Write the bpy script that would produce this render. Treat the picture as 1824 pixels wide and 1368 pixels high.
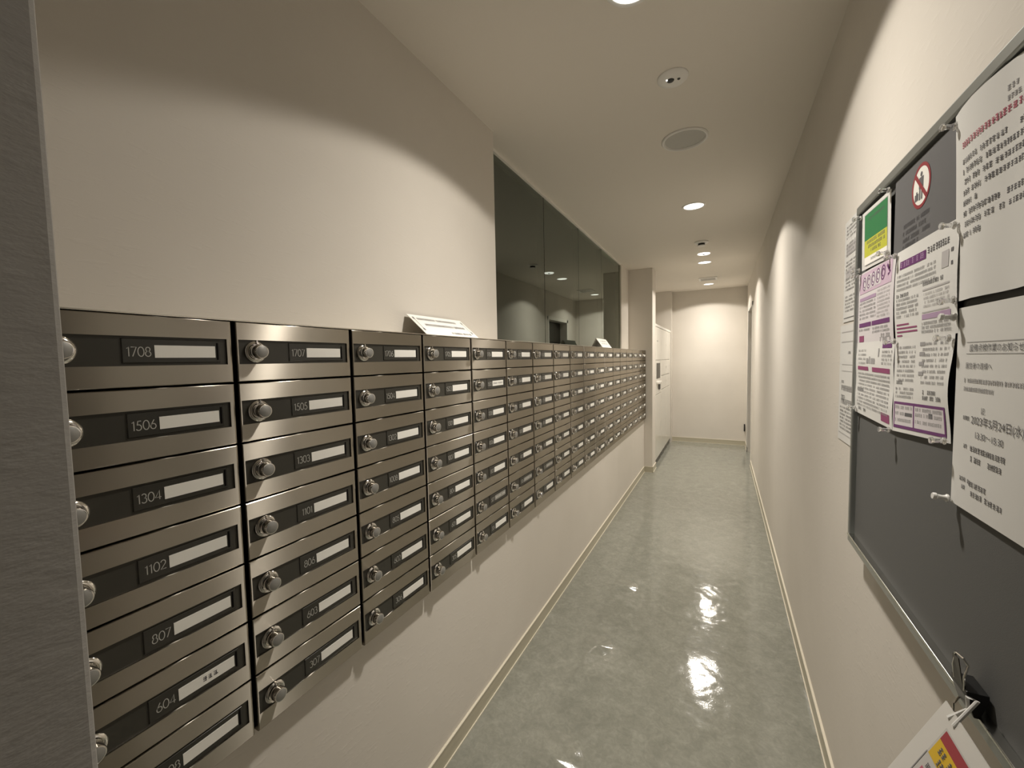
import bpy, bmesh, math, random
from mathutils import Vector, Matrix
random.seed(7)
D = bpy.data
S = bpy.context.scene
COL = S.collection
for o in list(D.objects): D.objects.remove(o, do_unlink=True)

# ------------------------------------------------------------------ camera
FPX = 727.14; YAW, PIT, ROL = 0.476604249, -0.0578588569, -0.019862009
cy, sy, cp, sp, cr, sr = math.cos(YAW), math.sin(YAW), math.cos(PIT), math.sin(PIT), math.cos(ROL), math.sin(ROL)
fw = Vector((-sy*cp, cy*cp, sp)); r0 = Vector((cy, sy, 0)); u0 = r0.cross(fw)
rt = cr*r0 + sr*u0; up = -sr*r0 + cr*u0
cd = D.cameras.new('camera'); cam = D.objects.new('camera', cd); COL.objects.link(cam)
cd.sensor_width = 36; cd.lens = FPX/1824*36; cd.clip_start = 0.01
cam.matrix_world = Matrix(((rt.x, up.x, -fw.x, 0), (rt.y, up.y, -fw.y, 0), (rt.z, up.z, -fw.z, 1.42), (0, 0, 0, 1)))
S.camera = cam
# ------------------------------------------------------------------ world, exposure
w = D.worlds.new('world'); S.world = w; w.use_nodes = True
w.node_tree.nodes['Background'].inputs[0].default_value = (0.5, 0.46, 0.4, 1)
w.node_tree.nodes['Background'].inputs[1].default_value = 0.02
S.view_settings.view_transform = 'Standard'; S.view_settings.look = 'None'
S.view_settings.gamma = 1; S.view_settings.use_curve_mapping = False
S.view_settings.exposure = 0.0
# lamps of the ceiling: x, y, power
LAMPS = [(-.245, 1.28, .95), (-.195, 3.29, 1.0), (-.195, 5.28, 1.0), (-.195, 6.87, 1.0)]
LAMP_POWER = 170.0; LAMP_COL = (1.0, .935, .84); SPOT = (134, 134, 134, 141); BLEND = .10; FALL = 3.8; WIDE = .12

FL, CE = -0.01, 2.505            # floor and ceiling heights
XR, XLOW, XUP, XG = .338, -.865, -.98, -1.065    # right wall, low left wall, upper left wall, glass
YE = 7.42                       # end wall
BW, BH, BY0, BZT = .28, .12, .1794, 1.507        # mailbox pitch, first column edge, top of bank
XF = -.84                       # mailbox fronts

# ------------------------------------------------------------------ materials
def mat(name, col, rough=.5, metal=0., spec=.5, emit=None, es=0., alpha=None, trans=0., ior=1.45):
    m = D.materials.new(name); m.use_nodes = True
    b = m.node_tree.nodes['Principled BSDF']; i = b.inputs
    i['Base Color'].default_value = (*col, 1); i['Roughness'].default_value = rough
    i['Metallic'].default_value = metal; i['Specular IOR Level'].default_value = spec
    i['Transmission Weight'].default_value = trans; i['IOR'].default_value = ior
    if emit: i['Emission Color'].default_value = (*emit, 1); i['Emission Strength'].default_value = es
    return m
def N(m, t, **kw):
    n = m.node_tree.nodes.new(t)
    for k, v in kw.items():
        if k in n.inputs.keys(): n.inputs[k].default_value = v
        else: setattr(n, k, v)
    return n
def L(m, a, b): m.node_tree.links.new(a, b)
def bump(m, scale=(1,1,1), nscale=60, detail=4, strength=.3, dist=.002, rough=.5, thresh=None):
    b = m.node_tree.nodes['Principled BSDF']
    tc = N(m, 'ShaderNodeTexCoord'); mp = N(m, 'ShaderNodeMapping'); mp.inputs['Scale'].default_value = scale
    nz = N(m, 'ShaderNodeTexNoise', Scale=nscale, Detail=detail, Roughness=rough)
    L(m, tc.outputs['Object'], mp.inputs[0]); L(m, mp.outputs[0], nz.inputs['Vector'])
    src = nz.outputs[0]
    if thresh:
        rp = N(m, 'ShaderNodeValToRGB'); rp.color_ramp.elements[0].position = thresh[0]; rp.color_ramp.elements[1].position = thresh[1]
        L(m, src, rp.inputs[0]); src = rp.outputs[0]
    bp = N(m, 'ShaderNodeBump', Strength=strength, Distance=dist)
    L(m, src, bp.inputs['Height']); L(m, bp.outputs[0], b.inputs['Normal'])
    return nz, bp
def mottled(m, c1, c2, nscale, detail=5, scale=(1,1,1), lo=.35, hi=.65):
    b = m.node_tree.nodes['Principled BSDF']
    tc = N(m, 'ShaderNodeTexCoord'); mp = N(m, 'ShaderNodeMapping'); mp.inputs['Scale'].default_value = scale
    nz = N(m, 'ShaderNodeTexNoise', Scale=nscale, Detail=detail)
    rp = N(m, 'ShaderNodeValToRGB'); e = rp.color_ramp.elements
    e[0].position = lo; e[0].color = (*c1, 1); e[1].position = hi; e[1].color = (*c2, 1)
    L(m, tc.outputs['Object'], mp.inputs[0]); L(m, mp.outputs[0], nz.inputs['Vector'])
    L(m, nz.outputs[0], rp.inputs[0]); L(m, rp.outputs[0], b.inputs['Base Color'])
    return rp

M = {}
M['wall'] = mat('wall_paper', (.70, .655, .58), .75, spec=.25)
mottled(M['wall'], (.70, .655, .59), (.73, .685, .62), 2.5)
bump(M['wall'], (1, .35, 1.3), 70, 3, .22, .0012, .55, (.56, .80))
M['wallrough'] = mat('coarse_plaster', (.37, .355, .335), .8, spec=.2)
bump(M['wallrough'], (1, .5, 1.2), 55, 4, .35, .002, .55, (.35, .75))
M['ceil'] = mat('ceiling_paint', (.80, .75, .675), .85, spec=.2)
bump(M['ceil'], (1,1,1), 140, 2, .15, .0008)
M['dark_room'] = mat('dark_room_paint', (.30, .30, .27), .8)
M['base'] = mat('baseboard_vinyl', (.52, .48, .37), .35)
M['base_edge'] = mat('baseboard_edge', (.66, .61, .50), .3)
M['white'] = mat('white_enamel', (.78, .75, .69), .28)
M['trimwhite'] = mat('trim_white', (.80, .77, .71), .4)
M['jamb'] = mat('frame_beige', (.60, .56, .48), .45)
M['plastic'] = mat('white_plastic', (.82, .80, .76), .4)
M['rim'] = mat('grey_mesh', (.52, .51, .47), .6)
bump(M['rim'], (1,1,1), 900, 0, .4, .0005)
M['black'] = mat('black_plastic', (.012, .012, .012), .35)
M['dark'] = mat('dark_shadow_gap', (.006, .005, .005), .9, spec=.1)
M['face'] = mat('dark_faceplate', (.050, .047, .038), .3, spec=.45)
M['holder'] = mat('smoked_cover', (.042, .040, .033), .22, spec=.5)
M['number'] = mat('silver_print', (.50, .49, .45), .4)
M['card'] = mat('card_white', (.93, .91, .85), .6)
M['greytag'] = mat('grey_name_tape', (.34, .33, .30), .5)
M['ink'] = mat('ink_black', (.13, .125, .13), .7)
M['inkgrey'] = mat('ink_grey', (.34, .33, .33), .7)
M['inklight'] = mat('ink_light', (.50, .48, .475), .7)
M['chrome'] = mat('chrome', (.75, .73, .70), .12, 1.)
M['knobface'] = mat('brushed_knob', (.34, .335, .32), .5, .6)
M['alu'] = mat('aluminium', (.40, .415, .40), .38, .75)
bump(M['alu'], (1, .02, 1), 400, 1, .06, .0004)
M['alu_edge'] = mat('aluminium_lip', (.66, .66, .63), .2, 1.)
M['paper'] = mat('paper_white', (.74, .73, .70), .7)
M['paperp'] = mat('paper_pale_pink', (.70, .66, .67), .7)
M['purple'] = mat('print_purple', (.16, .045, .17), .6)
M['plum'] = mat('print_plum', (.30, .07, .17), .6)
M['lilac'] = mat('print_lilac', (.44, .31, .45), .6)
M['pinkish'] = mat('print_pink_tint', (.62, .47, .58), .6)
M['green'] = mat('print_green', (.035, .20, .07), .55)
M['yellow'] = mat('print_yellow', (.56, .56, .06), .55)
M['amber'] = mat('print_amber', (.62, .40, .03), .5)
M['red'] = mat('print_red', (.31, .045, .055), .5)
M['rose'] = mat('print_rose', (.46, .11, .16), .5)
M['film'] = mat('grey_film', (.150, .148, .152), .55)
M['felt'] = mat('board_grey', (.130, .130, .125), .75, spec=.25)
bump(M['felt'], (1,1,1), 700, 2, .25, .0005)
M['screen'] = mat('dark_screen', (.03, .027, .02), .4)
M['doordark'] = mat('door_dark_bronze', (.022, .020, .018), .4)
M['kick'] = mat('kick_dark', (.10, .095, .085), .4)
# clear plastic of pins and pockets
cl = mat('clear_plastic', (.95, .95, .95), .06, trans=.85, ior=1.45); M['clear'] = cl
wp = mat('milky_plastic', (.80, .79, .76), .25); M['milky'] = wp; M['sleeve'] = mat('sleeve_shaded', (.60, .58, .54), .3)  # sleeve colour darkened for the shade the viewer casts on it
# lamp diffuser
M['lamp'] = mat('lamp_diffuser', (.9, .9, .9), .5, emit=(1, .96, .88), es=2.6)
M['led'] = mat('led', (.9, .9, .9), .4, emit=(1, .97, .9), es=2.2)
# brushed stainless: grooves run along the bank, so reflections smear vertically and stay crisp sideways
st = D.materials.new('brushed_stainless'); st.use_nodes = True; M['steel'] = st; st.node_tree.nodes.clear()
so = N(st, 'ShaderNodeOutputMaterial'); sm = N(st, 'ShaderNodeMixShader'); sm.inputs[0].default_value = .22
STC = (.44, .405, .35, 1)
ga = N(st, 'ShaderNodeBsdfAnisotropic'); ga.inputs['Color'].default_value = STC; ga.inputs['Anisotropy'].default_value = .75
gb = N(st, 'ShaderNodeBsdfAnisotropic'); gb.inputs['Color'].default_value = STC; gb.inputs['Roughness'].default_value = .16
tg = N(st, 'ShaderNodeTangent', direction_type='RADIAL', axis='Z'); L(st, tg.outputs[0], ga.inputs['Tangent'])
tc = N(st, 'ShaderNodeTexCoord'); mp = N(st, 'ShaderNodeMapping'); mp.inputs['Scale'].default_value = (1, 1.2, 300)
nz = N(st, 'ShaderNodeTexNoise', Scale=5.0, Detail=2.0); L(st, tc.outputs['Object'], mp.inputs[0]); L(st, mp.outputs[0], nz.inputs['Vector'])
mr = N(st, 'ShaderNodeMapRange'); mr.inputs['To Min'].default_value = .275; mr.inputs['To Max'].default_value = .305
L(st, nz.outputs[0], mr.inputs[0]); L(st, mr.outputs[0], ga.inputs['Roughness'])
L(st, ga.outputs[0], sm.inputs[1]); L(st, gb.outputs[0], sm.inputs[2]); L(st, sm.outputs[0], so.inputs[0])
M['steel_edge'] = mat('steel_cut_edge', (.70, .66, .58), .25, 1.)
# glass: tinted pane, two faced reflection
g = D.materials.new('tinted_glass'); g.use_nodes = True; M['glass'] = g
nt = g.node_tree; nt.nodes.clear()
out = nt.nodes.new('ShaderNodeOutputMaterial'); mx = nt.nodes.new('ShaderNodeMixShader')
fr = nt.nodes.new('ShaderNodeFresnel'); fr.inputs[0].default_value = 2.5
tr = nt.nodes.new('ShaderNodeBsdfTransparent'); tr.inputs[0].default_value = (.40, .44, .36, 1)
gl = nt.nodes.new('ShaderNodeBsdfGlossy'); gl.inputs['Roughness'].default_value = .0; gl.inputs[0].default_value = (.86, .93, .86, 1)
nt.links.new(fr.outputs[0], mx.inputs[0]); nt.links.new(tr.outputs[0], mx.inputs[1]); nt.links.new(gl.outputs[0], mx.inputs[2]); nt.links.new(mx.outputs[0], out.inputs[0])
# floor: grey-green marbled sheet vinyl, waxed and slightly wavy
fm = mat('marbled_vinyl', (.3, .3, .25), .09, spec=.8); M['floor'] = fm
b = fm.node_tree.nodes['Principled BSDF']
tc = N(fm, 'ShaderNodeTexCoord')
n1 = N(fm, 'ShaderNodeTexNoise', Scale=11.0, Detail=8.0, Roughness=.68, Distortion=.8)
n2 = N(fm, 'ShaderNodeTexNoise', Scale=38.0, Detail=4.0, Roughness=.6, Distortion=1.2)
for n in (n1, n2): L(fm, tc.outputs['Object'], n.inputs['Vector'])
mxv = N(fm, 'ShaderNodeMix'); mxv.inputs[0].default_value = .45
L(fm, n1.outputs[0], mxv.inputs[2]); L(fm, n2.outputs[0], mxv.inputs[3])
rp = N(fm, 'ShaderNodeValToRGB'); e = rp.color_ramp.elements
e[0].position = .36; e[0].color = (.195, .197, .165, 1); e[1].position = .64; e[1].color = (.282, .284, .242, 1)
e2 = e.new(.5); e2.color = (.235, .235, .198, 1)
L(fm, mxv.outputs[0], rp.inputs[0]); L(fm, rp.outputs[0], b.inputs['Base Color'])
nb = N(fm, 'ShaderNodeTexNoise', Scale=9.0, Detail=2.0); nf = N(fm, 'ShaderNodeTexNoise', Scale=170.0, Detail=2.0)
for n in (nb, nf): L(fm, tc.outputs['Object'], n.inputs['Vector'])
hsum = nb.outputs[0]
def math_node(op, a, bb):
    n = N(fm, 'ShaderNodeMath', operation=op)
    for k, v in enumerate((a, bb)):
        if isinstance(v, (int, float)): n.inputs[k].default_value = v
        else: L(fm, v, n.inputs[k])
    return n.outputs[0]
hsum = math_node('MULTIPLY', hsum, 1.0)
# small blisters in the sheet
for (bx_, by_, br, bh) in ((-.53, 2.53, .075, 6.6), (-.545, 1.93, .075, 7.0), (-.53, 1.29, .11, 9.5), (-.10, 2.60, .10, .35)):
    vm = N(fm, 'ShaderNodeVectorMath', operation='DISTANCE'); vm.inputs[1].default_value = (bx_, by_, 0)
    L(fm, tc.outputs['Object'], vm.inputs[0])
    k = N(fm, 'ShaderNodeMapRange', interpolation_type='LINEAR'); k.inputs['From Max'].default_value = br
    k.inputs['To Min'].default_value = bh; k.inputs['To Max'].default_value = 0
    L(fm, vm.outputs['Value'], k.inputs[0]); hsum = math_node('ADD', hsum, k.outputs[0])
hsum = math_node('ADD', hsum, math_node('MULTIPLY', nf.outputs[0], .05))
bp = N(fm, 'ShaderNodeBump', Strength=.6, Distance=.0045); L(fm, hsum, bp.inputs['Height']); L(fm, bp.outputs[0], b.inputs['Normal'])
# glossy locker enamel
M['locker'] = mat('locker_enamel', (.74, .715, .65), .16, spec=.6)

# ------------------------------------------------------------------ mesh helpers
def link(name, me, parent=None, loc=None):
    o = D.objects.new(name, me); COL.objects.link(o)
    if parent: o.parent = parent
    if loc: o.location = loc
    return o
class MB:
    def __init__(s): s.v = []; s.f = []; s.m = []; s.cur = 0
    def quadv(s, *p):
        n = len(s.v); s.v += [tuple(q) for q in p]; s.f.append(tuple(range(n, n+len(p)))); s.m.append(s.cur); return s
    def box(s, a, b_):
        x0, y0, z0 = a; x1, y1, z1 = b_; n = len(s.v)
        s.v += [(x, y, z) for x in (x0, x1) for y in (y0, y1) for z in (z0, z1)]
        for q in ((0,1,3,2), (4,6,7,5), (0,4,5,1), (2,3,7,6), (0,2,6,4), (1,5,7,3)):
            s.f.append(tuple(n+i for i in q)); s.m.append(s.cur)
        return s
    def lathe(s, prof, c=(0,0,0), axis='x', n=24, cap=True):
        # prof: list of (distance along axis, radius)
        base = len(s.v)
        for d, r in prof:
            for k in range(n):
                a = 2*math.pi*k/n; p, q = r*math.cos(a), r*math.sin(a)
                v = {'x': (d, p, q), 'y': (p, d, q), 'z': (p, q, d)}[axis]
                s.v.append((c[0]+v[0], c[1]+v[1], c[2]+v[2]))
        for i in range(len(prof)-1):
            for k in range(n):
                k2 = (k+1) % n
                s.f.append((base+i*n+k, base+i*n+k2, base+(i+1)*n+k2, base+(i+1)*n+k)); s.m.append(s.cur)
        if cap:
            s.f.append(tuple(base+k for k in range(n))); s.m.append(s.cur)
            s.f.append(tuple(base+(len(prof)-1)*n+k for k in range(n))); s.m.append(s.cur)
        return s
    def rings(s, rs, close=False):
        # rs: list of equally long closed loops
        base = len(s.v); n = len(rs[0])
        for r in rs: s.v += [tuple(p) for p in r]
        for i in range(len(rs)-1):
            for k in range(n):
                k2 = (k+1) % n
                s.f.append((base+i*n+k, base+i*n+k2, base+(i+1)*n+k2, base+(i+1)*n+k)); s.m.append(s.cur)
        if close: s.f.append(tuple(base+(len(rs)-1)*n+k for k in range(n))); s.m.append(s.cur)
        return s
    def tube(s, pts, r, n=8):
        rs = []
        for i, p in enumerate(pts):
            p = Vector(p); t = (Vector(pts[min(i+1, len(pts)-1)]) - Vector(pts[max(i-1, 0)])).normalized()
            a = t.cross(Vector((.13, .31, .94))).normalized(); b_ = t.cross(a)
            rs.append([p + r*(math.cos(2*math.pi*k/n)*a + math.sin(2*math.pi*k/n)*b_) for k in range(n)])
        s.rings([list(reversed([rs[0][0]*0+Vector(pts[0])]*1))*n] + rs + [[Vector(pts[-1])]*n])
        return s
    def mesh(s, name, mats, smooth=False, bevel=0, seg=2):
        me = D.meshes.new(name); me.from_pydata(s.v, [], s.f)
        if not isinstance(mats, (list, tuple)): mats = [mats]
        for m in mats: me.materials.append(M[m] if isinstance(m, str) else m)
        for p, k in zip(me.polygons, s.m): p.material_index = k
        bm = bmesh.new(); bm.from_mesh(me)
        bmesh.ops.remove_doubles(bm, verts=bm.verts, dist=1e-6)
        bmesh.ops.recalc_face_normals(bm, faces=bm.faces)
        if bevel:
            eds = [e_ for e_ in bm.edges if len(e_.link_faces) == 2 and e_.calc_face_angle(0) > .6]
            bmesh.ops.bevel(bm, geom=eds, offset=bevel, segments=seg, affect='EDGES', profile=.5, clamp_overlap=True)
        if smooth:
            for f_ in bm.faces: f_.smooth = True
            for e_ in bm.edges:
                if len(e_.link_faces) == 2 and e_.calc_face_angle(0) > .7: e_.smooth = False
        bm.to_mesh(me); bm.free(); return me
    def obj(s, name, mats, parent=None, loc=None, **k): return link(name, s.mesh(name, mats, **k), parent, loc)
def empty(name, loc, label, cat, group=None, rz=0):
    o = D.objects.new(name, None); COL.objects.link(o); o.location = loc; o.rotation_euler = (0, 0, rz); o.empty_display_size = .02
    return tag(o, label, cat, group)
def tag(o, label, cat, group=None):
    o['label'] = label; o['category'] = cat
    if group: o['group'] = group
    return o
def struct(name, a, b_, m, label=None, cat=None, bevel=0):
    o = MB().box(a, b_).obj(name, m, bevel=bevel); o['kind'] = 'structure'
    if label: o['label'] = label
    if cat: o['category'] = cat
    return o

# ------------------------------------------------------------------ the setting
struct('floor', (-1.06, -2.2, FL-.12), (1.10, 7.60, FL), 'floor', 'glossy grey-green marbled vinyl floor of the corridor', 'floor')
struct('ceiling', (-3.6, -2.2, CE), (1.10, 7.60, CE+.15), 'ceil', 'plain off-white corridor ceiling with downlights', 'ceiling')
DY0, DY1, DZ = 6.10, 6.93, 2.06
wr = MB().box((XR, -2.2, FL), (1.10, DY0, CE)).box((XR, DY1, FL), (1.10, YE, CE)).box((XR, DY0, DZ), (1.10, DY1, CE)).box((XR+.16, DY0, FL), (1.10, DY1, DZ)).obj('wall_right', 'wall')
wr['kind'] = 'structure'; wr['label'] = 'long off-white wall on the right behind the notice board'; wr['category'] = 'wall'
struct('wall_end', (-1.3, YE, FL), (1.10, 7.60, CE), 'wall', 'brightly lit off-white wall closing the corridor', 'wall')
struct('wall_back', (-3.6, -2.3, FL), (1.10, -2.2, CE), 'wall', 'off-white wall closing the corridor behind the viewer', 'wall')
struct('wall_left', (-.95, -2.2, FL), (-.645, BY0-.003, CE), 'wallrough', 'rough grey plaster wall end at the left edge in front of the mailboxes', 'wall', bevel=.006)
struct('wall_left', (-1.12, BY0-.003, BZT+.0), (XUP, 1.752, CE), 'wall', 'smooth beige wall above the nearest mailboxes', 'wall')
struct('wall_left', (-1.12, BY0-.003, FL), (XLOW, 5.245, BZT-7*BH-.002), 'wall', 'pale low wall under the mailbox bank', 'wall')
struct('wall_left', (-1.12, BY0-.003, BZT-7*BH-.002), (-.985, 5.245, BZT), 'wall', 'wall body behind the mailbox bank', 'wall')
struct('wall_left', (-1.12, 4.84, BZT), (-1.05, 5.245, CE), 'wall', 'narrow wall strip between the glass and the pillar', 'wall')
struct('wall_left', (-1.25, 5.245, FL), (-.763, 5.50, CE), 'wall', 'beige pillar at the far end of the mailbox bank', 'wall', bevel=.004)
struct('wall_left', (-1.25, 5.50, FL), (-1.205, 7.26, CE), 'wall', 'recessed wall behind and above the white parcel lockers', 'wall')
struct('wall_left', (-1.25, 7.26, FL), (-.757, YE, CE), 'wall', 'white pier between the lockers and the end wall', 'wall')
# dark room behind the glass
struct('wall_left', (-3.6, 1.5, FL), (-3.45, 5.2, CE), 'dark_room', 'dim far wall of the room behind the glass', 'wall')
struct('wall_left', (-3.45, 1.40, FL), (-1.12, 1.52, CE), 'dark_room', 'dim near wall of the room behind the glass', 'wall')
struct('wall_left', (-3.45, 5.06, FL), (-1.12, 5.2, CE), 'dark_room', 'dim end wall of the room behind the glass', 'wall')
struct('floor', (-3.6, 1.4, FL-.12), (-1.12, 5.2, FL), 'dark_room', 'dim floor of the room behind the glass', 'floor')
# baseboards
def baseboard(name, a, b_, ax, s_):
    # a..b along axis, sitting on the plane; s_: outward sign
    h = .068; t = .007
    o = MB()
    if ax == 'y':
        X, y0_, y1_ = a; o.box((X, y0_, FL), (X+s_*t, y1_, FL+h))
        e_ = MB().box((X, y0_, FL+h), (X+s_*(t+.0015), y1_, FL+h+.005)).box((X, y0_, FL), (X+s_*(t+.004), y1_, FL+.006))
    else:
        Y, x0_, x1_ = a; o.box((x0_, Y, FL), (x1_, Y+s_*t, FL+h))
        e_ = MB().box((x0_, Y, FL+h), (x1_, Y+s_*(t+.0015), FL+h+.005)).box((x0_, Y, FL), (x1_, Y+s_*(t+.004), FL+.006))
    ob = o.obj(name, 'base'); ob['kind'] = 'structure'; ob['label'] = b_; ob['category'] = 'baseboard'
    link('edge_strip', e_.mesh('edge_strip', 'base_edge'), ob)
baseboard('baseboard_left', (XLOW, BY0, 5.245), 'cream vinyl skirting along the wall under the mailboxes', 'y', 1)
baseboard('baseboard_right', (XR, -2.0, DY0), 'cream vinyl skirting along the right wall', 'y', -1)
baseboard('baseboard_right', (XR, DY1, YE), 'short skirting beyond the far door', 'y', -1)
baseboard('baseboard_end', (YE, -.757, XR), 'cream skirting along the end wall', 'x', -1)
baseboard('baseboard_left', (5.245, XLOW, -.763), 'short skirting across the front of the pillar', 'x', -1)
baseboard('baseboard_left', (-.763, 5.245, 5.50), 'short skirting on the corridor side of the pillar', 'y', 1)
# far door in the right wall
dr = struct('door_1', (XR+.12, DY0, FL), (XR+.16, DY1, DZ), 'doordark', 'dark bronze door set back in the right wall near the corridor end', 'door')
MB().box((XR+.112, DY0+.05, 1.72), (XR+.121, DY1-.05, 2.03)).obj('door_pane', 'screen', dr)
MB().box((XR, DY1, FL), (XR-.012, DY1+.05, DZ+.05)).box((XR, DY0-.05, DZ), (XR-.012, DY1+.05, DZ+.05)).box((XR, DY0-.05, FL), (XR-.008, DY0, DZ+.05)).obj('door_frame', 'trimwhite', dr)
MB().lathe([(0, .025), (-.006, .025), (-.008, .01), (-.045, .01)], (XR+.12, DY0+.08, 1.0)).box((XR+.072, DY0+.07, .992), (XR+.086, DY0+.19, 1.008)).obj('door_handle', 'chrome', dr)
# black door catch by the end corner
c_ = empty('door_stop', (.318, YE, .22), 'small black door stop low on the end wall beside the right corner', 'door stop')
MB().box((-.008, -.022, 0), (.008, 0, .115)).obj('bracket', 'black', c_, bevel=.003)
MB().lathe([(0, .006), (-.012, .006), (-.014, .004)], (0, -.022, .03), 'y', 12).obj('rubber_tip', 'dark', c_)

# glass partition
gy = [1.754, 2.568, 3.30, 4.02, 4.838]
win = MB().box((XG-.020, gy[0], CE-.014), (XG+.014, gy[-1], CE)).obj('window_1', 'trimwhite'); win['kind'] = 'structure'
win['label'] = 'dark tinted glass partition above the mailboxes'; win['category'] = 'window'
MB().box((XG-.012, gy[0], BZT), (XG+.010, gy[-1], BZT+.010)).obj('bottom_track', 'jamb', win)
MB().box((XG-.012, 4.826, BZT), (XG+.012, 4.838, CE)).obj('side_frame', 'jamb', win)
for k in range(4):
    MB().box((XG-.010, gy[k]+.0008, BZT+.004), (XG, gy[k+1]-.0008, CE-.012)).obj('pane', 'glass', win)
for k, hw in ((1, .002), (2, .0008), (3, .0008)):
    MB().box((XG-.010, gy[k]-hw, BZT+.01), (XG+.0005, gy[k]+hw, CE-.012)).obj('sealant_joint', 'dark', win)

# ------------------------------------------------------------------ digits drawn as strokes
def arc(cx, cz, rx, rz, a0, a1, n=14): return [(cx+rx*math.cos(math.radians(a0+(a1-a0)*k/n)), cz+rz*math.sin(math.radians(a0+(a1-a0)*k/n))) for k in range(n+1)]
DIG = {
 '0': (.62, [arc(.31, .5, .25, .46, 90, 450, 24)]),
 '1': (.36, [[(.06, .80), (.22, .96), (.22, .04)]]),
 '2': (.56, [arc(.27, .71, .21, .25, 165, -35, 12) + [(.05, .05), (.52, .05)]]),
 '3': (.54, [arc(.25, .73, .19, .22, 150, -90, 12), arc(.25, .29, .22, .25, 90, -150, 14)]),
 '4': (.60, [[(.42, .04), (.42, .96), (.04, .27), (.56, .27)]]),
 '5': (.56, [[(.47, .95), (.20, .95), (.13, .57)] + arc(.24, .32, .23, .28, 115, -150, 14)]),
 '6': (.58, [arc(.29, .30, .23, .26, 90, 450, 20), [(.09, .43), (.38, .96)]]),
 '7': (.54, [[(.04, .95), (.49, .95), (.16, .04)]]),
 '8': (.58, [arc(.28, .74, .18, .21, 90, 450, 18), arc(.28, .29, .23, .25, 90, 450, 18)]),
 '9': (.58, [arc(.29, .69, .23, .26, 90, 450, 20), [(.49, .56), (.20, .04)]])}
def stroke(mb, pts, w_, fn):
    n = len(pts)
    lft, rgt = [], []
    for i, p in enumerate(pts):
        a = pts[max(i-1, 0)]; c = pts[min(i+1, n-1)]
        if i == 0 and pts[0] == pts[-1]: a = pts[-2]
        if i == n-1 and pts[0] == pts[-1]: c = pts[1]
        dx, dz = c[0]-a[0], c[1]-a[1]; l = math.hypot(dx, dz) or 1
        nx, nz_ = -dz/l*w_/2, dx/l*w_/2
        lft.append((p[0]+nx, p[1]+nz_)); rgt.append((p[0]-nx, p[1]-nz_))
    for i in range(n-1):
        mb.quadv(fn(*lft[i]), fn(*lft[i+1]), fn(*rgt[i+1]), fn(*rgt[i]))
def number_mesh(txt, right, zc, h, x, sx=1.0, mname='number'):
    tot = sum(DIG[c][0] for c in txt)*h*sx; mb = MB(); cur = right - tot
    for c in txt:
        for pl in DIG[c][1]: stroke(mb, pl, .085, lambda a, b_: (x, cur + a*h*sx, zc - h/2 + b_*h))
        cur += DIG[c][0]*h*sx
    return mb.mesh('number', mname)

# ------------------------------------------------------------------ mailboxes
# local frame: x outward from wall (box back at 0), y along the bank, z up from the box bottom
DEP = XF - XUP          # .14
fx = DEP
def rect(x, y0_, y1_, z0_, z1_): return [(x, y0_, z0_), (x, y1_, z0_), (x, y1_, z1_), (x, y0_, z1_)]
GY, GZ = .0035, .0017
def door_mesh():
    y0_, y1_, z0_, z1_ = GY, BW-GY, GZ, BH-GZ
    hy0, hy1, hz0, hz1 = .0075, .2665, .036, .084
    mb = MB()
    mb.rings([rect(fx-.016, y0_, y1_, z0_, z1_), rect(fx-.0030, y0_, y1_, z0_, z1_),
              rect(fx-.0009, y0_+.0006, y1_-.0018, z0_+.0006, z1_-.0006), rect(fx, y0_+.002, y1_-.0045, z0_+.0016, z1_-.0016),
              rect(fx, hy0, hy1, hz0, hz1), rect(fx-.004, hy0, hy1, hz0, hz1)])
    return mb.mesh('door', 'steel', smooth=False)
me_house = MB().box((.004, .001, .0005), (fx-.017, BW-.001, BH-.0005)).mesh('housing', 'dark')
me_door = door_mesh()
mb = MB().box((fx-.008, .0075, .036), (fx-.0032, .2665, .084)); me_face = mb.mesh('faceplate', 'face')
mb = MB(); mb.rings([rect(fx-.0035, .112, .2555, .040, .0805), rect(fx-.0012, .1135, .254, .0415, .079)], close=True); me_hold = mb.mesh('card_window', 'holder')
mb = MB().box((fx-.0012, .2485, .045), (fx-.0006, .2515, .076)); me_slot = mb.mesh('finger_slot', 'dark')
me_card = MB().box((fx-.0014, .1545, .0490), (fx-.0004, .2460, .0700)).mesh('name_card', 'card')
me_tape = MB().box((fx-.0014, .1545, .0500), (fx-.0006, .2460, .0690)).mesh('name_card', 'greytag')
KY, KZ = .0405, .0605
me_base = MB().lathe([(fx-.004, .0215), (fx+.0010, .0215), (fx+.0032, .0195), (fx+.0042, .0175), (fx+.0034, .0155), (fx-.001, .0150)], (0, KY, KZ), 'x', 28).mesh('lock_ring', 'chrome', smooth=True)
mb = MB().lathe([(fx-.001, .0125), (fx+.004, .0125), (fx+.0055, .0140), (fx+.0195, .0140), (fx+.0213, .0132), (fx+.0218, .0120)], (0, KY, KZ), 'x', 28); me_knob = mb.mesh('knob', 'chrome', smooth=True)
me_kface = MB().lathe([(fx+.0217, .0118), (fx+.0222, .0112)], (0, KY, KZ), 'x', 24).mesh('knob_face', 'knobface', smooth=True)
me_tick = MB().box((fx+.001, KY-.0012, KZ+.0155), (fx+.0062, KY+.0012, KZ+.0225)).mesh('pointer', 'chrome')
me_key = MB().box((fx+.0216, KY-.001, KZ+.001), (fx+.0226, KY+.001, KZ+.0095)).mesh('dial_mark', 'ink')
seq = lambda a, n: [str(a-k) for k in range(n)]
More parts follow.
